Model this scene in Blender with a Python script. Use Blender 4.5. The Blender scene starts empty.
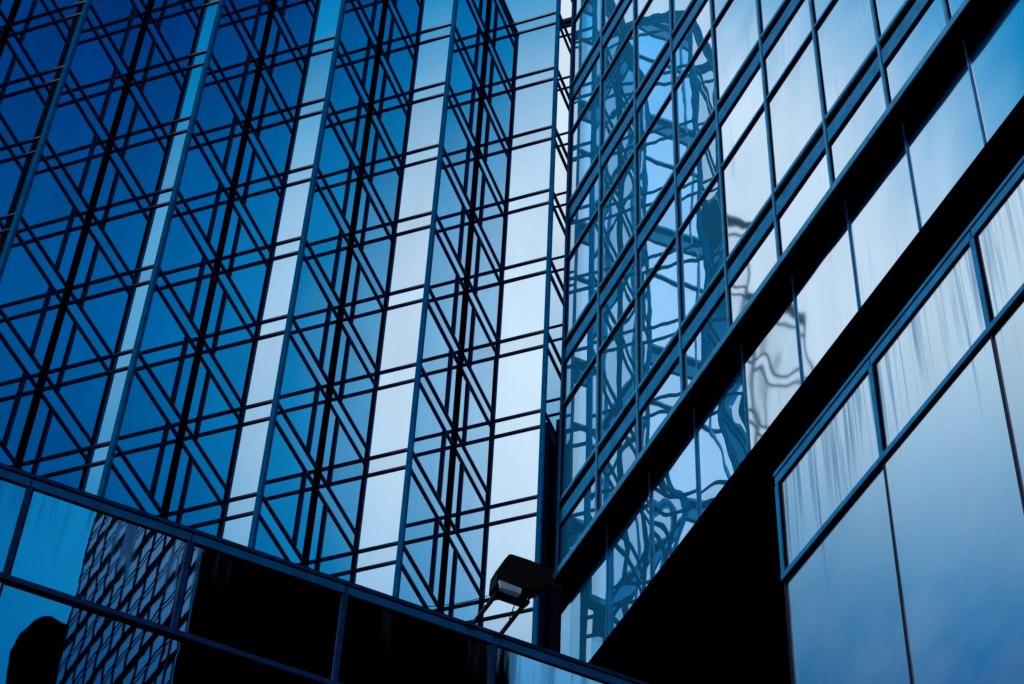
import bpy, bmesh, math, random
from mathutils import Vector, Matrix
random.seed(7)
S = 3.9                      # one tower storey in metres
H0 = 1.6                     # eye height
sc = bpy.context.scene
COL = sc.collection
R = math.radians

def W(x, y, z):              # storey units (eye at origin) -> metres
    return Vector((x * S, y * S, z * S + H0))

# ---------------------------------------------------------------- camera
cr = Vector((0.93892524, 0.34211705, 0.03708528))
cu = Vector((0.2285823, -0.7006061, 0.67594469))
cf = Vector((-0.25723438, 0.62618449, 0.73601865))
F = 2137.63
cam = bpy.data.objects.new('camera', bpy.data.cameras.new('camera'))
COL.objects.link(cam)
cam.matrix_world = Matrix(((cr.x, cu.x, -cf.x, 0), (cr.y, cu.y, -cf.y, 0), (cr.z, cu.z, -cf.z, H0), (0, 0, 0, 1)))
cam.data.sensor_width = 36
cam.data.lens = F / 1024 * 36
cam.data.clip_end = 5000
cam.data.clip_start = 0.1
sc.camera = cam

def ray(px, py):
    return (cf + cr * ((px - 512) / F) - cu * ((py - 342) / F)).normalized()

def project(p):
    d = p - Vector((0, 0, H0))
    w = d.dot(cf)
    if w < 0.1:
        return None
    return 512 + F * d.dot(cr) / w, 342 - F * d.dot(cu) / w, w

# ---------------------------------------------------------------- plan
a, b = 0.80489, 0.82944
C1 = Vector((-7.758578, 8.516777, 14.952409))
ROW = Vector((a, b, 0)).normalized()                 # along the row of folds
ROWN = Vector((-ROW.y, ROW.x, 0))                    # away from the camera
PH = R(-45.6)
CX = Vector((math.cos(PH), math.sin(PH), 0))         # along the wing, towards the camera
CN = Vector((-CX.y, CX.x, 0))                        # away from the camera
UP = Vector((0, 0, 1))

def cornerC(i): return Vector((C1.x + a * (i - 1), C1.y + b * (i - 1), 0))
def cornerV(i): return cornerC(i) + Vector((0, b, 0))
def zf(k): return C1.z - k

# ---------------------------------------------------------------- materials
def mat(name):
    m = bpy.data.materials.new(name)
    m.use_nodes = True
    nt = m.node_tree
    return m, nt, nt.nodes['Principled BSDF']

def nd(nt, kind, **kw):
    n = nt.nodes.new(kind)
    for k, v in kw.items():
        setattr(n, k, v)
    return n

def math_node(nt, op, x, y=None):
    n = nd(nt, 'ShaderNodeMath', operation=op)
    for i, v in enumerate((x, y)):
        if v is None: continue
        if isinstance(v, (int, float)): n.inputs[i].default_value = v
        else: nt.links.new(v, n.inputs[i])
    return n.outputs[0]

def wavy_normal(nt, bs, scale, amp, stretch=(1, 1, 1), scale2=None, amp2=0, normal_tilt=None):
    """rolled-glass waviness: a normal disturbance in metres-space, plus an optional added tilt"""
    geo = nd(nt, 'ShaderNodeNewGeometry')
    mp = nd(nt, 'ShaderNodeMapping')
    mp.inputs['Scale'].default_value = stretch
    oi = nd(nt, 'ShaderNodeObjectInfo')
    shift = nd(nt, 'ShaderNodeVectorMath', operation='SCALE'); shift.inputs[0].default_value = (37, 11, 23)
    nt.links.new(oi.outputs['Random'], shift.inputs['Scale'])
    sh = nd(nt, 'ShaderNodeVectorMath', operation='ADD')
    nt.links.new(geo.outputs['Position'], sh.inputs[0]); nt.links.new(shift.outputs[0], sh.inputs[1])
    nt.links.new(sh.outputs[0], mp.inputs['Vector'])
    cur = geo.outputs['Normal']
    for s, am in ((scale, amp), (scale2, amp2)):
        if not s or not am: continue
        nz = nd(nt, 'ShaderNodeTexNoise')
        nz.inputs['Scale'].default_value = s
        nz.inputs['Detail'].default_value = 1.0
        nt.links.new(mp.outputs[0], nz.inputs['Vector'])
        sub = nd(nt, 'ShaderNodeVectorMath', operation='SUBTRACT')
        nt.links.new(nz.outputs['Color'], sub.inputs[0])
        sub.inputs[1].default_value = (.5, .5, .5)
        scl = nd(nt, 'ShaderNodeVectorMath', operation='SCALE')
        nt.links.new(sub.outputs[0], scl.inputs[0])
        scl.inputs['Scale'].default_value = am
        add = nd(nt, 'ShaderNodeVectorMath', operation='ADD')
        nt.links.new(cur, add.inputs[0]); nt.links.new(scl.outputs[0], add.inputs[1])
        cur = add.outputs[0]
    if normal_tilt:  # added tilt turns reflections off the tower towards open sky
        add = nd(nt, 'ShaderNodeVectorMath', operation='ADD')
        nt.links.new(cur, add.inputs[0]); add.inputs[1].default_value = normal_tilt
        cur = add.outputs[0]
    nrm = nd(nt, 'ShaderNodeVectorMath', operation='NORMALIZE')
    nt.links.new(cur, nrm.inputs[0])
    nt.links.new(nrm.outputs[0], bs.inputs['Normal'])

def streak_factor(nt, along, top_z, length, scale_h, thresh):
    """dirt that ran down from a ledge: noise stretched down the wall, fading with the distance below top_z"""
    geo = nd(nt, 'ShaderNodeNewGeometry')
    dot = nd(nt, 'ShaderNodeVectorMath', operation='DOT_PRODUCT')
    nt.links.new(geo.outputs['Position'], dot.inputs[0]); dot.inputs[1].default_value = along
    sep = nd(nt, 'ShaderNodeSeparateXYZ'); nt.links.new(geo.outputs['Position'], sep.inputs[0])
    cmb = nd(nt, 'ShaderNodeCombineXYZ')
    nt.links.new(math_node(nt, 'MULTIPLY', dot.outputs['Value'], scale_h), cmb.inputs[0])
    nt.links.new(math_node(nt, 'MULTIPLY', sep.outputs[2], 0.16), cmb.inputs[1])
    nz = nd(nt, 'ShaderNodeTexNoise'); nz.inputs['Scale'].default_value = 1.0; nz.inputs['Detail'].default_value = 3.5
    nz.inputs['Roughness'].default_value = .65
    nt.links.new(cmb.outputs[0], nz.inputs['Vector'])
    mr = nd(nt, 'ShaderNodeMapRange'); mr.inputs['From Min'].default_value = thresh; mr.inputs['From Max'].default_value = thresh + .16
    nt.links.new(nz.outputs['Fac'], mr.inputs['Value'])
    # streak length differs per streak
    cm2 = nd(nt, 'ShaderNodeCombineXYZ')
    nt.links.new(math_node(nt, 'MULTIPLY', dot.outputs['Value'], scale_h * .45), cm2.inputs[0])
    n2 = nd(nt, 'ShaderNodeTexNoise'); n2.inputs['Scale'].default_value = 1.0; n2.inputs['Detail'].default_value = 2
    nt.links.new(cm2.outputs[0], n2.inputs['Vector'])
    dep = math_node(nt, 'SUBTRACT', top_z, sep.outputs[2])
    ln = math_node(nt, 'MULTIPLY', math_node(nt, 'POWER', n2.outputs['Fac'], 2.0), length * 3.2)
    fade = nd(nt, 'ShaderNodeMapRange'); fade.interpolation_type = 'SMOOTHSTEP'
    nt.links.new(math_node(nt, 'DIVIDE', dep, ln), fade.inputs['Value'])
    fade.inputs['From Min'].default_value = .25; fade.inputs['From Max'].default_value = 1.0
    fade.inputs['To Min'].default_value = 1; fade.inputs['To Max'].default_value = 0
    return math_node(nt, 'MULTIPLY', mr.outputs[0], fade.outputs[0])

def glass(name, tint, rough, wave=None, streak=None, dirt=(.03, .22, .42), veil=None, dust=0.0):
    m, nt, bs = mat(name)
    bs.inputs['Metallic'].default_value = 1
    bs.inputs['Roughness'].default_value = rough
    oi = nd(nt, 'ShaderNodeObjectInfo')
    mr = nd(nt, 'ShaderNodeMapRange')
    mr.inputs['To Min'].default_value = .89; mr.inputs['To Max'].default_value = 1.03
    nt.links.new(oi.outputs['Random'], mr.inputs['Value'])
    mul = nd(nt, 'ShaderNodeVectorMath', operation='SCALE'); mul.inputs[0].default_value = tint
    nt.links.new(mr.outputs[0], mul.inputs['Scale'])
    # faint film of dust, uneven
    geo = nd(nt, 'ShaderNodeNewGeometry')
    mp = nd(nt, 'ShaderNodeMapping'); mp.inputs['Scale'].default_value = (.9, .9, .22)
    nt.links.new(geo.outputs['Position'], mp.inputs['Vector'])
    nz = nd(nt, 'ShaderNodeTexNoise'); nz.inputs['Scale'].default_value = 1.2; nz.inputs['Detail'].default_value = 5
    nt.links.new(mp.outputs[0], nz.inputs['Vector'])
    m2 = nd(nt, 'ShaderNodeMapRange'); m2.inputs['From Min'].default_value = .3; m2.inputs['From Max'].default_value = .7
    m2.inputs['To Min'].default_value = .95; m2.inputs['To Max'].default_value = 1.02
    nt.links.new(nz.outputs['Fac'], m2.inputs['Value'])
    mu2 = nd(nt, 'ShaderNodeVectorMath', operation='SCALE')
    nt.links.new(mul.outputs[0], mu2.inputs[0]); nt.links.new(m2.outputs[0], mu2.inputs['Scale'])
    out = mu2.outputs[0]
    if dust:
        n3 = nd(nt, 'ShaderNodeTexNoise'); n3.inputs['Scale'].default_value = .8; n3.inputs['Detail'].default_value = 7; n3.inputs['Roughness'].default_value = .62
        nt.links.new(geo.outputs['Position'], n3.inputs['Vector'])
        m3 = nd(nt, 'ShaderNodeMapRange'); m3.inputs['From Min'].default_value = .32; m3.inputs['From Max'].default_value = .72
        m3.inputs['To Min'].default_value = 1.0; m3.inputs['To Max'].default_value = 1.0 - dust
        nt.links.new(n3.outputs['Fac'], m3.inputs['Value']); nt.links.new(m3.outputs[0], bs.inputs['Metallic'])
    if streak:
        fac = streak_factor(nt, *streak[:5])
        mx = nd(nt, 'ShaderNodeMix', data_type='RGBA')
        nt.links.new(math_node(nt, 'MULTIPLY', fac, streak[5]), mx.inputs[0])
        nt.links.new(out, mx.inputs[6]); mx.inputs[7].default_value = (*dirt, 1)
        out = mx.outputs[2]
        rr = math_node(nt, 'ADD', math_node(nt, 'MULTIPLY', fac, streak[6]), rough)
        nt.links.new(rr, bs.inputs['Roughness'])
    nt.links.new(out, bs.inputs['Base Color'])
    if wave: wavy_normal(nt, bs, *wave)
    if veil:
        g2 = nd(nt, 'ShaderNodeBsdfGlossy'); g2.inputs['Roughness'].default_value = .6
        g2.inputs['Color'].default_value = (*veil[1], 1)
        mx2 = nd(nt, 'ShaderNodeMixShader'); mx2.inputs[0].default_value = veil[0]
        nt.links.new(bs.outputs[0], mx2.inputs[1]); nt.links.new(g2.outputs[0], mx2.inputs[2])
        nt.links.new(mx2.outputs[0], nt.nodes['Material Output'].inputs['Surface'])
    return m

def paint(name, col, rough=.4, metallic=0.0, var=.25, scale=3.0, spec=.5):
    m, nt, bs = mat(name)
    bs.inputs['Specular IOR Level'].default_value = spec
    bs.inputs['Roughness'].default_value = rough
    bs.inputs['Metallic'].default_value = metallic
    geo = nd(nt, 'ShaderNodeNewGeometry')
    nz = nd(nt, 'ShaderNodeTexNoise'); nz.inputs['Scale'].default_value = scale; nz.inputs['Detail'].default_value = 6
    nt.links.new(geo.outputs['Position'], nz.inputs['Vector'])
    mr = nd(nt, 'ShaderNodeMapRange'); mr.inputs['From Min'].default_value = .3; mr.inputs['From Max'].default_value = .7
    mr.inputs['To Min'].default_value = 1 - var; mr.inputs['To Max'].default_value = 1 + var
    nt.links.new(nz.outputs['Fac'], mr.inputs['Value'])
    mul = nd(nt, 'ShaderNodeVectorMath', operation='SCALE'); mul.inputs[0].default_value = col
    nt.links.new(mr.outputs[0], mul.inputs['Scale'])
    nt.links.new(mul.outputs[0], bs.inputs['Base Color'])
    return m

ZC = 5.42                                             # podium coping height (units)
M = {
    'tower_glass': glass('tower_glass', (.90, .96, 1.0), .0),
    'wave_glass': glass('wave_glass', (.90, .96, 1.0), .0, wave=(.50, .020, (1, 1, .45), 1.6, .007), veil=(.28, (.03, .53, .98))),
    'strip_wave_glass': glass('strip_wave_glass', (.90, .96, 1.0), .0, wave=(.28, .11, (1, 1, .7), .9, .012), veil=(.28, (.03, .53, .98))),
    'satin_glass': glass('satin_glass', (.88, .95, 1.0), .04, wave=(.55, .045, (1, 1, .7), 0, 0, tuple(UP * .12 + CX * .29)), streak=(tuple(CX), 60.0, 40.0, 3.0, .58, .25, .0), veil=(.13, (.04, .55, 1.0))),
    'podium_glass': glass('podium_glass', (.72, .84, .90), .17, streak=(tuple(CX), (ZC - .06) * S + H0, 2.4, 11.0, .46, .62, .08), dust=.22),
    'parapet_glass': glass('parapet_glass', (.80, .92, 1.0), .01, wave=(1.0, .003, (1, 1, 1), 3.0, .0025),
                           streak=(tuple(ROW), (ZC - .06) * S + H0, 1.5, 3.6, .50, .55, .1)),
    'frame_blue': paint('frame_blue', (.008, .22, .50), .55, spec=.04),
    'frame_light': paint('frame_light', (.04, .30, .56), .5, spec=.05),
    'corner_blue': paint('corner_blue', (.0, .13, .33), .7, spec=0),
    'trim_dark': paint('trim_dark', (.002, .045, .17), .5, spec=.08, var=.45, scale=5.0),
    'frame_navy': paint('frame_navy', (.002, .022, .10), .5, spec=.06),
    'frame_dark': paint('frame_dark', (.001, .006, .04), .5, spec=.1),
    'gasket': paint('gasket', (.0003, .0015, .010), .8, spec=0),
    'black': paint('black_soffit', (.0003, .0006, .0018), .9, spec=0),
    'lamp_body': paint('lamp_body', (.0004, .0008, .003), .5, spec=.06),
    'lamp_glass': paint('lamp_glass', (.60, .75, .88), .25),
    'roof': paint('roofing', (.05, .055, .06), .8),
    'skin': glass('lattice_skin', (.012, .22, .44), .2),
    'asphalt': paint('asphalt', (.05, .05, .052), .9, scale=1.5),
}

# ---------------------------------------------------------------- mesh helpers
WLOC = {}
def link(o, parent=None, wl=None):
    COL.objects.link(o)
    wl = wl or Vector((0, 0, 0))
    WLOC[o.name] = wl
    if parent:
        o.parent = parent
        o.location = wl - WLOC[parent.name]
    else:
        o.location = wl
    return o

def empty(name, loc, label, cat, group=None, kind=None):
    o = bpy.data.objects.new(name, None)
    o.empty_display_size = .5
    link(o, None, loc)
    o['label'] = label; o['category'] = cat
    if group: o['group'] = group
    if kind: o['kind'] = kind
    return o

def obj(name, bm, m, parent=None, kind=None):
    bm.normal_update()
    bmesh.ops.recalc_face_normals(bm, faces=bm.faces)
    n = len(bm.verts)
    cen = Vector((0, 0, 0))
    for v in bm.verts: cen += v.co
    cen /= max(n, 1)
    for v in bm.verts: v.co -= cen
    me = bpy.data.meshes.new(name)
    bm.to_mesh(me); bm.free()
    me.materials.append(M[m])
    o = bpy.data.objects.new(name, me)
    link(o, parent, cen)
    if kind: o['kind'] = kind
    return o

def box(bm, o, ex, ey, ez, rx, ry, rz):
    """box in a local frame, all in metres"""
    vs = []
    for z in rz:
        for x, y in ((rx[0], ry[0]), (rx[1], ry[0]), (rx[1], ry[1]), (rx[0], ry[1])):
            vs.append(bm.verts.new(o + ex * x + ey * y + ez * z))
    for f in ((3, 2, 1, 0), (4, 5, 6, 7), (0, 1, 5, 4), (1, 2, 6, 5), (2, 3, 7, 6), (3, 0, 4, 7)):
        bm.faces.new([vs[i] for i in f])
    return vs

def prism(bm, pts, ext):
    """closed outline pts (metres) pushed along ext"""
    n = len(pts)
    v0 = [bm.verts.new(p) for p in pts]
    v1 = [bm.verts.new(p + ext) for p in pts]
    bm.faces.new(v0[::-1]); bm.faces.new(v1)
    for i in range(n):
        j = (i + 1) % n
        bm.faces.new((v0[i], v0[j], v1[j], v1[i]))

def tube(bm, p, q, r, seg=8):
    d = (q - p).normalized()
    s = d.cross(UP)
    if s.length < 1e-3: s = Vector((1, 0, 0))
    s.normalize(); t = d.cross(s)
    A = [[bm.verts.new(c + s * r * math.cos(2 * math.pi * i / seg) + t * r * math.sin(2 * math.pi * i / seg)) for i in range(seg)] for c in (p, q)]
    for i in range(seg):
        j = (i + 1) % seg
        bm.faces.new((A[0][i], A[0][j], A[1][j], A[1][i]))
    bm.faces.new(A[0][::-1]); bm.faces.new(A[1])

def one_box(*args):
    bm = bmesh.new(); box(bm, *args); return bm

def shown(p):
    q = project(p)
    return q and -30 < q[0] < 1054 and -30 < q[1] < 714

def split_panes(name, items, m, parent):
    """items: (priority, verts-builder); the 100 that show largest are parts, the rest one stuff part"""
    items.sort(key=lambda t: -t[0])
    for pr, fn in items[:98]:
        bm = bmesh.new(); fn(bm)
        obj(name, bm, m, parent)
    if items[98:]:
        bm = bmesh.new()
        for pr, fn in items[98:]: fn(bm)
        obj(name, bm, m, parent, kind='stuff')

def priority(p, area):
    q = project(p)
    if not q or not shown(p): return 0
    return area * (F / q[2]) ** 2

# ---------------------------------------------------------------- ground
bm = bmesh.new()
vs = [bm.verts.new(Vector(p)) for p in ((-1500, -1500, 0), (1500, -1500, 0), (1500, 1500, 0), (-1500, 1500, 0))]
bm.faces.new(vs)
g = obj('ground', bm, 'asphalt'); g['kind'] = 'structure'

# ---------------------------------------------------------------- the folded glass tower
tower = empty('glass_tower', W(cornerC(3).x - 1.5, cornerC(3).y + 1.5, 0) * 1.0 - Vector((0, 0, H0)),
              'tall mirrored glass tower folded into sharp vertical zigzag bays', 'building')
KT, KB = -5, 7                                        # storeys modelled in full
ZROOF = zf(-5.1)
HS = .192                                             # spandrel height
I0, I1 = 0, 5
faces = []                                            # (kind, start, end) in plan units
for i in range(I0, I1 + 1):
    faces.append(('B', cornerC(i), cornerV(i)))
    end = cornerC(i + 1)
    if i == I1: end = cornerV(i) + Vector((a * .86, 0, 0))
    faces.append(('A', cornerV(i), end))

TH = .04
def pane_builder(p, q, z0, z1, out, th=TH, tilt=0.0012, inset=0.0):
    e = (q - p); L = e.length * S; e = e.normalized()
    o = W(p.x, p.y, 0)
    za, zb = z0 * S, z1 * S
    tx, tz = random.gauss(0, tilt), random.gauss(0, tilt)
    def fn(bm):
        vs = []
        for dpt in (0, -th):
            for x, z in ((0, za), (L, za), (L, zb), (0, zb)):
                dd = dpt + (x - L / 2) * tx + (z - (za + zb) / 2) * tz - th * .3
                vs.append(bm.verts.new(o + e * x + out * dd + UP * z))
        for f in ((0, 1, 2, 3), (7, 6, 5, 4), (0, 4, 5, 1), (1, 5, 6, 2), (2, 6, 7, 3), (3, 7, 4, 0)):
            bm.faces.new([vs[i] for i in f])
    c = o + e * (L / 2) + UP * ((za + zb) / 2)
    return priority(c, L * (zb - za) * abs((c - Vector((0, 0, H0))).normalized().dot(out))), fn

vision, spandrel = [], []
LAST = faces[-1]                                       # last face left without panes so the fold beside it mirrors sky
OUT = {'A': Vector((0, -1, 0)), 'B': Vector((1, 0, 0))}
for kd, p, q in faces[:-1]:
    for k in range(KT, KB + 1):
        # vision band of storey k lies between lower line of k and upper line of k+1
        z1 = zf(k) - HS; z0 = zf(k + 1)
        vision.append(pane_builder(p, q, z0, z1, OUT[kd]))
        spandrel.append(pane_builder(p, q, zf(k) - HS, zf(k), OUT[kd]))
split_panes('vision_pane', vision, 'tower_glass', tower)
split_panes('spandrel_pane', spandrel, 'tower_glass', tower)

def zigzag(bm, z0, z1, proud, back):
    """one rail that follows every fold of the front at one height"""
    for kd, p, q in faces:
        e = (q - p).normalized(); L = (q - p).length * S
        o = W(p.x, p.y, 0)
        # A rails run past their convex end by the rail's depth, B rails start there
        x0 = proud * -1.0 + .002 if kd == 'B' else proud
        x1 = L - proud - .002 if kd == 'B' else L + proud
        if kd == 'B': x0, x1 = .0, L - .002
        else: x0, x1 = proud + .003, L + proud
        box(bm, o, e, OUT[kd], UP, (x0, x1), (-back, proud), (z0, z1))

for k in range(KT, KB + 2):
    for dz in (0, -HS):
        zc = (zf(k) + dz) * S
        bm = bmesh.new(); zigzag(bm, zc - .041, zc + .041, .042, .03)
        obj('transom', bm, 'frame_navy', tower)
bm = bmesh.new(); zigzag(bm, ZROOF * S - .10, ZROOF * S + .10, .07, .3)
obj('parapet', bm, 'frame_dark', tower)
zb_, zt_ = (zf(KB + 1)) * S + H0, ZROOF * S + H0
for i in range(I0, I1 + 1):
    c = W(cornerC(i).x, cornerC(i).y, 0); c.z = 0
    o = obj('corner_mullion', one_box(c, Vector((1, 0, 0)), Vector((0, 1, 0)), UP, (-.085, .058), (-.058, .085), (zb_, zt_ - .16)), 'corner_blue', tower)
    obj('gasket', one_box(c, Vector((1, 0, 0)), Vector((0, 1, 0)), UP, (.0, .053), (.086, .115), (zb_, zt_ - .17)), 'gasket', o)
    v = W(cornerV(i).x, cornerV(i).y, 0); v.z = 0
    obj('valley_post', one_box(v, Vector((1, 0, 0)), Vector((0, 1, 0)), UP, (-.05, .075), (-.075, .05), (zb_, zt_ - .16)), 'gasket', tower)
    # a slim mullion near the valley, only in the vision bands
    bm = bmesh.new()
    for k in range(KT, KB + 1):
        z1 = (zf(k) - HS) * S - .052; z0 = zf(k + 1) * S + .052
        vv = W(cornerV(i).x, cornerV(i).y, 0)
        box(bm, vv, Vector((1, 0, 0)), Vector((0, 1, 0)), UP, (-.02, .06), (-.205 * S - .05, -.205 * S + .05), (z0, z1))
    obj('slim_mullion', bm, 'frame_navy', tower)
# body behind the glass: roof, end wall, base
outline = []
for i in range(I0, I1 + 1):
    outline += [cornerC(i), cornerV(i)]
back = [outline[-1] + ROWN * 4 , outline[0] + ROWN * 5]
full = outline + back
cen = sum(full, Vector((0, 0, 0))) / len(full)
def inset(p, d): 
    v = (p - cen); return cen + v * (1 - d / v.length)
bm = bmesh.new(); prism(bm, [W(p.x, p.y, ZROOF - .05) for p in [inset(q, .12) for q in full]], Vector((0, 0, .1)))
obj('roof', bm, 'roof', tower)
for p, q in ((outline[-1], back[0]), (back[0], back[1]), (back[1], outline[0])):
    bm = bmesh.new()
    e = (q - p).normalized(); L = (q - p).length * S
    box(bm, Vector((p.x * S, p.y * S, 0)), e, Vector((-e.y, e.x, 0)), UP, (.1, L - .1), (.02, .2), (0, zt_ - .2))
    obj('rear_wall', bm, 'frame_dark', tower)
bm = bmesh.new()
for kd, p, q in faces:
    e = (q - p).normalized(); L = (q - p).length * S
    box(bm, Vector((p.x * S, p.y * S, 0)), e, OUT[kd], UP, (0.0, L - .001), (-.12, -.01), (0, zb_ - .06))
obj('base_wall', bm, 'frame_dark', tower)

# dark filler added behind the fold so the glass beside it mirrors dark
sb = empty('dark_filler', Vector((-4.3 * S, 12.4 * S, 0)), 'added dark filler in the gap between tower and glass wing, darkening the reflection there', 'building')
pl = [(-4.515, 12.085), (-4.44, 12.085), (-3.965, 12.56), (-3.965, 12.63), (-4.515, 12.63)]
bm = bmesh.new(); prism(bm, [Vector((x * S, y * S, 0)) for x, y in pl], UP * (13.0 * S + H0))
obj('wall', bm, 'frame_dark', sb)
bm = bmesh.new(); prism(bm, [Vector((x * S, y * S, 13.0 * S + H0 + .003)) for x, y in pl], UP * .25)
obj('filler_cap', bm, 'frame_navy', sb)

# ---------------------------------------------------------------- the smooth glass wing on the right
OFF, OFF2, OFF3 = 5.25, 5.34, 8.0
S0, MS, NM = -11.71, .72, 13
S1 = S0 + MS * (NM - 1)
ZSOF, ZSTRIP, ZTOP = 11.2, 10.10, 22.5
ZHEAD = 10.985
def P(s, off, z):                                      # wing coordinates -> metres
    v = CX * s + CN * off
    return W(v.x, v.y, z)
def wbox(bm, off, s0, s1, o0, o1, z0, z1):
    """s0..s1 in units with o0..o1 metres in front (-) of / behind (+) the plane"""
    base = P(0, off, 0)
    box(bm, base, CX, CN, UP, (s0 * S, s1 * S), (o0, o1), (z0 * S, z1 * S))
mid = P((S0 + S1) / 2, OFF + 1.5, 0); mid.z = 0
wing = empty('glass_wing', mid, 'smooth glass wing meeting the folded tower, overhanging above a black soffit', 'building')
BZ = [11.96 + 1.94 * j for j in range(6)]
TZ = [13.15 + 1.94 * j for j in range(5)]
segs = []                                              # glass bands (z0, z1)
for j in range(6):
    lo = ZSOF + .06 if j == 0 else TZ[j - 1]
    segs.append((lo, BZ[j] - .225))
    if j < 5: segs.append((BZ[j] + .055, TZ[j]))
upper_w, upper_s, = [], []
for mi in range(NM - 1):
    for z0, z1 in segs:
        if z0 > ZTOP: continue
        s0, s1 = S0 + MS * mi, S0 + MS * (mi + 1)
        pa, pb = CX * s0 + CN * OFF, CX * s1 + CN * OFF
        it = pane_builder(pa, pb, z0, min(z1, ZTOP), -CN, tilt=.0015)
        (upper_w if mi < 4 else upper_s).append(it)
for its, mm in ((upper_w, 'wave_glass'), (upper_s, 'satin_glass')):
    its.sort(key=lambda t: -t[0])
both = [(p_, f_, 'wave_glass') for p_, f_ in upper_w] + [(p_, f_, 'satin_glass') for p_, f_ in upper_s]
both.sort(key=lambda t: -t[0])
for p_, f_, mm in both[:98]:
    bm = bmesh.new(); f_(bm); obj('window_pane', bm, mm, wing)
rest = both[98:]
for mm in ('satin_glass', 'wave_glass'):
    sel = [t for t in rest if t[2] == mm]
    if sel:
        bm = bmesh.new()
        for t in sel: t[1](bm)
        obj('window_pane', bm, mm, wing, kind='stuff')
for mi in range(NM):
    s = S0 + MS * mi
    bm = bmesh.new(); wbox(bm, OFF, s - .012, s + .012, -.085, .02, ZSOF + .001, ZTOP)
    o = obj('mullion', bm, 'frame_light', wing)
    bm = bmesh.new(); wbox(bm, OFF, s + .0125, s + .018, -.03, .02, ZSOF + .061, ZTOP - .01)
    obj('gasket', bm, 'gasket', o)
def between(bm, off, o0, o1, z0, z1, ex=.0185, exl=.0125):
    for mi in range(NM - 1):
        s = S0 + MS * mi
        wbox(bm, off, s + ex, s + MS - exl, o0, o1, z0, z1)
for z in BZ:
    bm = bmesh.new(); between(bm, OFF, -.07, .03, z + .05, z + .085); o = obj('band_rail', bm, 'frame_light', wing)
    bm = bmesh.new(); between(bm, OFF, -.01, .05, z - .055, z + .049); obj('shadow_gap', bm, 'black', o)  # flat black strip carries the shade of a recessed slot in its colour
    bm = bmesh.new(); between(bm, OFF, -.05, .03, z - .205, z - .056); obj('band_sill', bm, 'frame_blue', wing)
    bm = bmesh.new(); between(bm, OFF, -.03, .03, z - .228, z - .206); obj('band_gasket', bm, 'gasket', wing)
for z in TZ:
    bm = bmesh.new(); between(bm, OFF, -.06, .03, z - .008, z + .016); o = obj('transom', bm, 'frame_light', wing)
    bm = bmesh.new(); between(bm, OFF, -.05, .03, z - .026, z - .0085); obj('gasket', bm, 'gasket', o)
bm = bmesh.new(); wbox(bm, OFF, S0 - .014, S1 + .02, -.14, .06, ZSOF - .003, ZSOF + .06)
obj('fascia', bm, 'frame_light', wing)
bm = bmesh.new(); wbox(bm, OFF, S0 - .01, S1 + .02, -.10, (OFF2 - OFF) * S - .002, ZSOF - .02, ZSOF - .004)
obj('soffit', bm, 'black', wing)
# recessed ribbon of glass under the overhang
for mi in range(NM - 1):
    s0, s1 = S0 + MS * mi, S0 + MS * (mi + 1)
    pa, pb = CX * s0 + CN * OFF2, CX * s1 + CN * OFF2
    pr, fn = pane_builder(pa, pb, ZSTRIP, ZHEAD, -CN)
    bm = bmesh.new(); fn(bm)
    obj('ribbon_pane', bm, 'strip_wave_glass' if mi < 4 else 'satin_glass', wing)
for mi in range(NM):
    s = S0 + MS * mi
    bm = bmesh.new(); wbox(bm, OFF2, s - .007, s + .007, -.05, .02, ZSTRIP + .001, ZSOF - .0215)
    obj('ribbon_mullion', bm, 'frame_blue', wing)
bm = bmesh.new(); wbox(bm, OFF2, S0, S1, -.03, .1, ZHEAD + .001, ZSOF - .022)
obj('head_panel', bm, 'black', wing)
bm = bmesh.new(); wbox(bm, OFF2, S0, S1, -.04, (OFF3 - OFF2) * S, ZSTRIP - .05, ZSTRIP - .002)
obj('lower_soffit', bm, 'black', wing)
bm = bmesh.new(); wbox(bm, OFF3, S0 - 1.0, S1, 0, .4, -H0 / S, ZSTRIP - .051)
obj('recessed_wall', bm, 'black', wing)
bm = bmesh.new(); wbox(bm, OFF, S0, S0 + .05, .06, (OFF3 - OFF) * S, ZSTRIP - .002, ZTOP)
obj('end_wall', bm, 'tower_glass', wing)
bm = bmesh.new(); wbox(bm, OFF, S0, S1, .06, (OFF3 - OFF) * S, ZTOP + .001, ZTOP + .06)
obj('roof', bm, 'roof', wing)
bm = bmesh.new(); wbox(bm, OFF3, S0, S1, .001, .2, ZSTRIP - .002, ZTOP)
obj('rear_wall', bm, 'frame_dark', wing)
bm = bmesh.new(); wbox(bm, OFF, S1 - .05, S1, .08, (OFF3 - OFF) * S, ZSTRIP - .002, ZTOP)
obj('far_end_wall', bm, 'frame_navy', wing)

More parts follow.
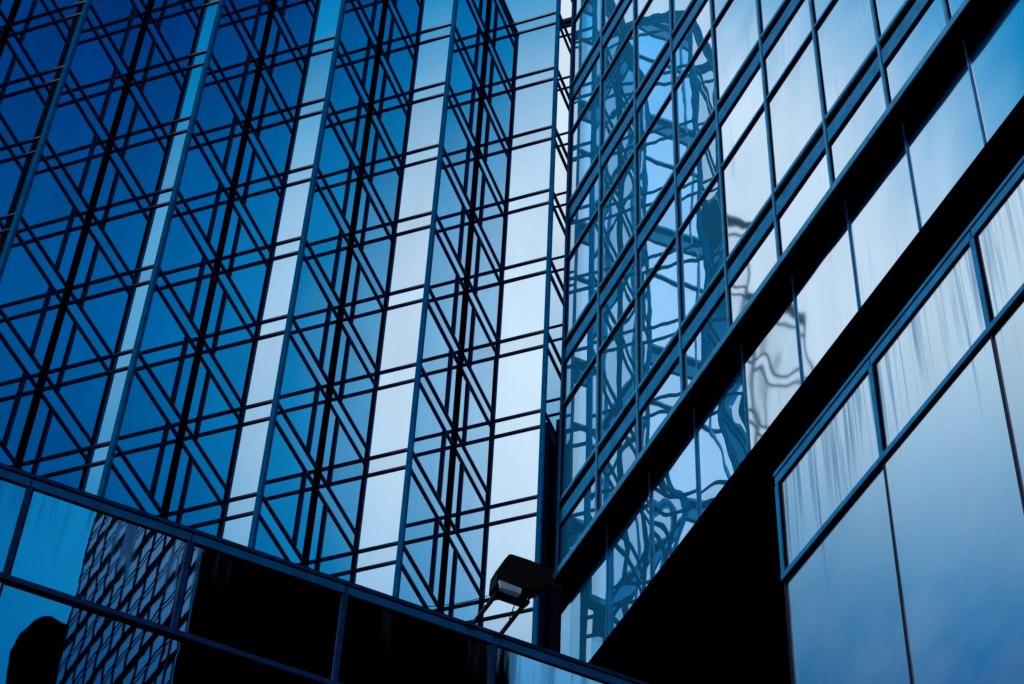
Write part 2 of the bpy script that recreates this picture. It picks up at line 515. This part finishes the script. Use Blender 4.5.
# ---------------------------------------------------------------- podium panels, right
def podium(root, ex, en, plane, x_edges, x_lo, x_hi, glass_m, depth, trim='frame_blue'):
    base = W(*(en * plane)); base.z = H0
    def bx(bm, x0, x1, o0, o1, z0, z1):
        box(bm, base, ex, en, UP, (x0 * S, x1 * S), (o0, o1), (z0 * S, z1 * S))
    zt, z_row, z_low = ZC - .06, ZC - .50, ZC - 2.6
    # coping: an upper lip, a dark groove and a sloping flashing below
    bm = bmesh.new(); bx(bm, x_lo, x_hi, -.035, .5, ZC - .016, ZC); o = obj('coping', bm, trim, root)
    bm = bmesh.new(); bx(bm, x_lo + .003, x_hi, -.012, .3, ZC - .024, ZC - .0165); obj('groove', bm, 'gasket', o)
    # flashing comes in lengths with small joints
    edges = [x_lo] + x_edges + [x_hi]
    for i in range(len(edges) - 1):
        if edges[i + 1] - edges[i] < .03: continue
        bm = bmesh.new(); bx(bm, edges[i] + .003, edges[i + 1] - .003, -.022, .2, ZC - .060, ZC - .0245)
        obj('flashing', bm, 'frame_blue', root)
    bm = bmesh.new(); bx(bm, x_lo + .004, x_hi, -.006, .2, ZC - .066, ZC - .0605); obj('gasket_strip', bm, 'gasket', root)
    zt = ZC - .0665
    for i in range(len(edges) - 1):
        x0, x1 = edges[i], edges[i + 1]
        if x1 - x0 < .04: continue
        for z0, z1, nm in ((z_row, zt, 'upper_panel'), (z_low, z_row, 'lower_panel')):
            pa, pb = ex * x0 + en * plane, ex * x1 + en * plane
            pr, fn = pane_builder(pa, pb, z0, z1, -en, tilt=.0016)
            bm = bmesh.new(); fn(bm); obj(nm, bm, glass_m, root)
    for x in [x_lo + .012] + x_edges:
        bm = bmesh.new(); bx(bm, x - .011, x + .011, -.03, .02, z_row + .013, zt - .001)
        o = obj('mullion', bm, trim, root)
        bm = bmesh.new(); bx(bm, x + .0115, x + .018, -.012, .02, z_row + .013, zt - .001)
        obj('gasket', bm, 'gasket', o)
        bm = bmesh.new(); bx(bm, x - .0045, x + .0045, -.01, .02, z_low, z_row - .0245)
        obj('panel_joint', bm, 'frame_dark', root)
    bm = bmesh.new(); bx(bm, x_lo, x_hi, -.035, .02, z_row - .011, z_row + .012)
    o = obj('transom', bm, trim, root)
    bm = bmesh.new(); bx(bm, x_lo, x_hi, -.02, .02, z_row - .024, z_row - .0115)
    obj('gasket', bm, 'gasket', o)
    bm = bmesh.new(); bx(bm, x_lo, x_hi, .03, .3, -H0 / S, z_low - .002); obj('base_wall', bm, 'frame_dark', root)
    bm = bmesh.new(); bx(bm, x_lo + .01, x_hi, .51, depth * S, ZC - .12, ZC - .06); obj('roof', bm, 'roof', root)
    bm = bmesh.new(); bx(bm, x_lo + .004, x_lo + .04, .21, depth * S, -H0 / S, ZC - .125); obj('end_wall', bm, 'frame_dark', root)
    bm = bmesh.new(); bx(bm, x_hi - .04, x_hi - .004, .21, depth * S, -H0 / S, ZC - .125); obj('end_wall', bm, 'frame_dark', root)

pr_root = empty('podium_building', Vector(tuple(CX * -3 + CN * 3.6)) * S, 'pale glass panelled podium with rain streaks under its coping', 'building')
podium(pr_root, CX, CN, 3.0, [-4.126 + .632 * i for i in range(5)], -4.79, -1.0, 'podium_glass', 1.9)
pl_root = empty('podium_building', Vector(tuple(ROW * 1.5 + ROWN * 7)) * S, 'low podium parapet of dark glass panels mirroring a lattice facade', 'building')
podium(pl_root, ROW, ROWN, 6.0, [.713 - .63 * 3 + .63 * i for i in range(9)], -1.6, 4.3, 'parapet_glass', 3.2, 'trim_dark')

# ---------------------------------------------------------------- floodlight on the parapet
def LP(px, py, D=5.97):                                # pixel -> point on the vertical plane over the coping
    d = ray(px, py); n = ROWN
    t = D * S / d.dot(n)
    return Vector((0, 0, H0)) + d * t
fl = empty('floodlight', LP(487, 627), 'black floodlight on two slanted legs standing on the parapet coping', 'floodlight')
out = -ROWN
def sil(pts, th, shift=0.0):
    bm = bmesh.new(); prism(bm, [LP(*p) + ROWN * (shift) for p in pts], ROWN * th); return bm
hb = sil([(510.4, 552.4), (530, 560), (551.5, 568), (554, 572), (553, 580), (541.5, 588.5), (521, 589), (499, 580), (497, 571.5), (503.5, 560.5)], .30)
bmesh.ops.bevel(hb, geom=list(hb.edges), offset=.025, segments=2, affect='EDGES')
housing = obj('housing', hb, 'lamp_body', fl)
obj('lens', sil([(498.6, 581.0), (521, 589.6), (519.8, 594.6), (499.8, 588.0)], .24, -.03), 'lamp_glass', fl)
bm = sil([(497.6, 573), (499.2, 573.5), (498.6, 583), (501, 588.3), (499.4, 589.6), (496.6, 583.5)], .28, .01)
obj('bezel', bm, 'lamp_body', fl)
obj('yoke', sil([(499, 587), (531, 596.5), (532.5, 599.5), (529, 602), (499.5, 592)], .10, .08), 'lamp_body', fl)
obj('yoke_arm', sil([(531.5, 599.5), (530, 597.5), (533.5, 590), (535, 590.5)], .05, .1), 'lamp_body', fl)
for k in range(5):
    x = 514 + k * 7.2; y = 553.2 + k * 2.75
    obj('cooling_fin', sil([(x, y), (x + 1.6, y + .6), (x + 1.2, y + 4), (x - .4, y + 3.4)], .22, .04), 'lamp_body', fl)
for bx_, by_ in ((503, 589.6), (528.5, 598.6)):
    bm = bmesh.new(); tube(bm, LP(bx_, by_) + ROWN * .055, LP(bx_, by_) + ROWN * .12, .022, 6); obj('bolt', bm, 'frame_navy', fl)
for bx_, by_ in ((473, 623.8), (501.5, 633.3)):
    c_ = LP(bx_, by_) + ROWN * .13
    obj('foot_plate', one_box(c_, ROW, ROWN, UP, (-.09, .09), (-.08, .08), (-.012, .012)), 'lamp_body', fl)
def leg(p0, p1, r):
    bm = bmesh.new(); tube(bm, LP(*p0) + ROWN * .13, LP(*p1) + ROWN * .13, r); obj('leg', bm, 'lamp_body', fl)
leg((500.5, 589), (473, 623.5), .036); leg((527.5, 600), (501.5, 633), .036)
bm = bmesh.new(); tube(bm, LP(518, 601) + ROWN * .13, LP(513, 614) + ROWN * .13, .010); obj('stay', bm, 'lamp_body', fl)
obj('stem', sil([(549, 577), (566, 583), (566, 587), (549, 583)], .06, .1), 'lamp_body', fl)

def cable(name, pts, r, label):
    bm = bmesh.new()
    for p, q in zip(pts[:-1], pts[1:]): tube(bm, p, q, r, 6)
    o = obj(name, bm, 'gasket'); o['label'] = label; o['category'] = 'cable'
p0, p1 = LP(404, 602.5) + ROWN * .1, LP(500, 589.5) + ROWN * .1
cable('cable', [p0.lerp(p1, t / 10) - UP * .10 * math.sin(math.pi * t / 10) for t in range(11)], .007, 'thin slack cable running from the coping up to the floodlight')

# ---------------------------------------------------------------- buildings behind the camera, seen in the parapet glass
def mirror_ray(px, py):
    d = ray(px, py)
    p = Vector((0, 0, H0)) + d * (6.0 * S / d.dot(ROWN))
    return p, d - 2 * d.dot(ROWN) * ROWN
def onto(px, py, p0, nrm):
    p, d = mirror_ray(px, py)
    return p + d * ((p0 - p).dot(nrm) / d.dot(nrm))
# lattice facade
p, d = mirror_ray(135, 600)
hd = Vector((d.x, d.y, 0)).normalized()
anchor = p + d * (9 * S)
fdir = Vector((math.cos(R(130)), math.sin(R(130)), 0)); fn_ = Vector((-fdir.y, fdir.x, 0))
if fn_.dot(hd) < 0: fn_ = -fn_                            # away from the podium
xl = (onto(77, 600, anchor, fn_) - anchor).dot(fdir); xr = (onto(187, 600, anchor, fn_) - anchor).dot(fdir)
xs = sorted((xl, xr))
ztop = anchor.z + 14
lat = empty('lattice_building', Vector((anchor.x, anchor.y, 0)), 'building wrapped in a diagonal black lattice, mirrored in the parapet glass', 'building')
fb = Vector((anchor.x, anchor.y, 0))
obj('glass_skin', one_box(fb, fdir, fn_, UP, xs, (0, .04), (0, ztop)), 'skin', lat)
obj('side_wall', one_box(fb, fdir, fn_, UP, (xs[0] + .01, xs[1] - .01), (.042, 8), (0, ztop - .1)), 'black', lat)
bm = bmesh.new()
n = 11
for i in range(n + 1):
    x = xs[0] + (xs[1] - xs[0]) * i / n
    box(bm, fb, fdir, fn_, UP, (x - .038, x + .038), (-.03, -.002), (0, ztop))
obj('upright', bm, 'black', lat)
bm = bmesh.new(); z = 1.0
j = 0
while z < ztop:
    hh = .10 if j % 2 else .03
    box(bm, fb, fdir, fn_, UP, xs, (-.06, -.031), (z - hh, z + hh)); z += .95; j += 1
obj('crossbar', bm, 'black', lat)
# dark slab block
p, d = mirror_ray(360, 600); hd = Vector((d.x, d.y, 0)).normalized(); side = Vector((-hd.y, hd.x, 0))
anchor = p + d * (14 * S)
q = [(onto(x, 600, anchor, hd) - anchor).dot(side) for x in (203, 520)]
fb = Vector((anchor.x, anchor.y, 0))
dk = empty('office_block', fb, 'black office block mirrored in the darkest parapet panes', 'building')
obj('wall', one_box(fb, side, hd, UP, sorted(q), (0, 12), (0, anchor.z + 30)), 'black', dk)
obj('roof', one_box(fb, side, hd, UP, sorted(q), (-.2, 12.2), (anchor.z + 30.01, anchor.z + 30.6)), 'gasket', dk)
# stepped dark tower, bottom left
p, d = mirror_ray(45, 640); hd = Vector((d.x, d.y, 0)).normalized(); side = Vector((-hd.y, hd.x, 0))
anchor = p + d * (12 * S)
pts = [onto(x, y, anchor, hd) for x, y in ((7, 684), (14, 652), (22, 636), (34, 625), (44, 621), (53, 620), (71, 627), (64, 684))]
low = [Vector((q.x, q.y, 0)) for q in (pts[-1], pts[0])]
st = empty('stepped_tower', Vector((anchor.x, anchor.y, 0)), 'dark tower with a rounded stepped top mirrored in the lowest parapet pane', 'building')
bm = bmesh.new(); prism(bm, pts + low, hd * 8)
obj('wall', bm, 'black', st)

# ---------------------------------------------------------------- daylight
SUN_AZ, SUN_EL = 230.0, 66.0
sun = bpy.data.objects.new('sun', bpy.data.lights.new('sun', 'SUN'))
COL.objects.link(sun)
sun.data.energy = 3.0; sun.data.angle = R(6); sun.data.color = (1, .98, .95)
sd = Vector((math.cos(R(SUN_AZ)) * math.cos(R(SUN_EL)), math.sin(R(SUN_AZ)) * math.cos(R(SUN_EL)), math.sin(R(SUN_EL))))
sun.rotation_euler = (-sd).to_track_quat('-Z', 'Y').to_euler()
sun.location = (0, 0, 200)

w = bpy.data.worlds.new('World'); sc.world = w; w.use_nodes = True
nt = w.node_tree; nt.nodes.clear()
outn = nd(nt, 'ShaderNodeOutputWorld')
sky = nd(nt, 'ShaderNodeTexSky', sky_type='NISHITA'); sky.sun_disc = False
sky.sun_elevation = R(SUN_EL); sky.sun_rotation = R(90 - SUN_AZ)
tc = nd(nt, 'ShaderNodeTexCoord')
D = tc.outputs['Generated']
sep = nd(nt, 'ShaderNodeSeparateXYZ'); nt.links.new(D, sep.inputs[0])
elev = math_node(nt, 'ARCSINE', sep.outputs[2])
def sky_patch(az, el, sa, se, wgt, pw=1.0):
    """added bright sky patch round one heading (degrees), placed where glass mirrors it"""
    dots = []
    for v in ((math.cos(R(az)), math.sin(R(az)), 0), (-math.sin(R(az)), math.cos(R(az)), 0)):
        n = nd(nt, 'ShaderNodeVectorMath', operation='DOT_PRODUCT'); nt.links.new(D, n.inputs[0]); n.inputs[1].default_value = v
        dots.append(n.outputs['Value'])
    da = math_node(nt, 'DIVIDE', math_node(nt, 'ARCTAN2', dots[1], dots[0]), R(sa))
    de = math_node(nt, 'DIVIDE', math_node(nt, 'SUBTRACT', elev, R(el)), R(se))
    q = math_node(nt, 'ADD', math_node(nt, 'MULTIPLY', da, da), math_node(nt, 'MULTIPLY', de, de))
    if pw != 1.0: q = math_node(nt, 'POWER', q, pw)
    return math_node(nt, 'MULTIPLY', math_node(nt, 'EXPONENT', math_node(nt, 'MULTIPLY', q, -.5)), wgt)
SKY_PATCHES = [(267, 46.5, 28.6, 11.2, 1.0, 1.65), (235, 47, 9, 9, .12), (8, 50, 22, 13, 1.40), (68, 60, 12, 12, 1.15), (163, 50.0, 14, 8.5, .80), (185, 56.5, 14, 9, 1.0), (328, 41, 9, 8, .26)]
tot = None
for bk in SKY_PATCHES:
    v = sky_patch(*bk)
    tot = v if tot is None else math_node(nt, 'ADD', tot, v)
nz = nd(nt, 'ShaderNodeTexNoise'); nz.inputs['Scale'].default_value = 3.2; nz.inputs['Detail'].default_value = 4; nz.inputs['Roughness'].default_value = .45
nt.links.new(D, nz.inputs['Vector'])
tot = math_node(nt, 'ADD', math_node(nt, 'MULTIPLY', tot, math_node(nt, 'ADD', math_node(nt, 'MULTIPLY', nz.outputs['Fac'], .30), .85)), .06)
ramp = nd(nt, 'ShaderNodeValToRGB')
cr_ = ramp.color_ramp
stops = [(0, (0, .001, .018)), (.1, (0, .008, .07)), (.2, (0, .038, .20)), (.34, (0, .120, .345)), (.48, (.005, .215, .472)), (.62, (.12, .372, .615)), (.78, (.38, .59, .78)), (1.0, (.73, .86, .97))]
while len(cr_.elements) < len(stops): cr_.elements.new(.5)
for e, (pos, c) in zip(cr_.elements, stops): e.position = pos; e.color = (*c, 1)
nt.links.new(tot, ramp.inputs[0])
bg1 = nd(nt, 'ShaderNodeBackground'); nt.links.new(ramp.outputs[0], bg1.inputs['Color'])
dim = nd(nt, 'ShaderNodeMix', data_type='RGBA', blend_type='MULTIPLY'); dim.inputs[0].default_value = 1
nt.links.new(sky.outputs[0], dim.inputs[6]); dim.inputs[7].default_value = (.0, .055, .11, 1)   # clear sky dimmed and tinted blue to keep dark reflections dark
bg2 = nd(nt, 'ShaderNodeBackground'); nt.links.new(dim.outputs[2], bg2.inputs['Color']); bg2.inputs['Strength'].default_value = .06
ad = nd(nt, 'ShaderNodeAddShader'); nt.links.new(bg1.outputs[0], ad.inputs[0]); nt.links.new(bg2.outputs[0], ad.inputs[1])
nt.links.new(ad.outputs[0], outn.inputs[0])

sc.view_settings.view_transform = 'Standard'
sc.view_settings.look = 'None'
sc.view_settings.exposure = 0
sc.view_settings.gamma = 1
sc.render.engine = 'CYCLES'
sc.cycles.max_bounces = 10
sc.cycles.glossy_bounces = 8
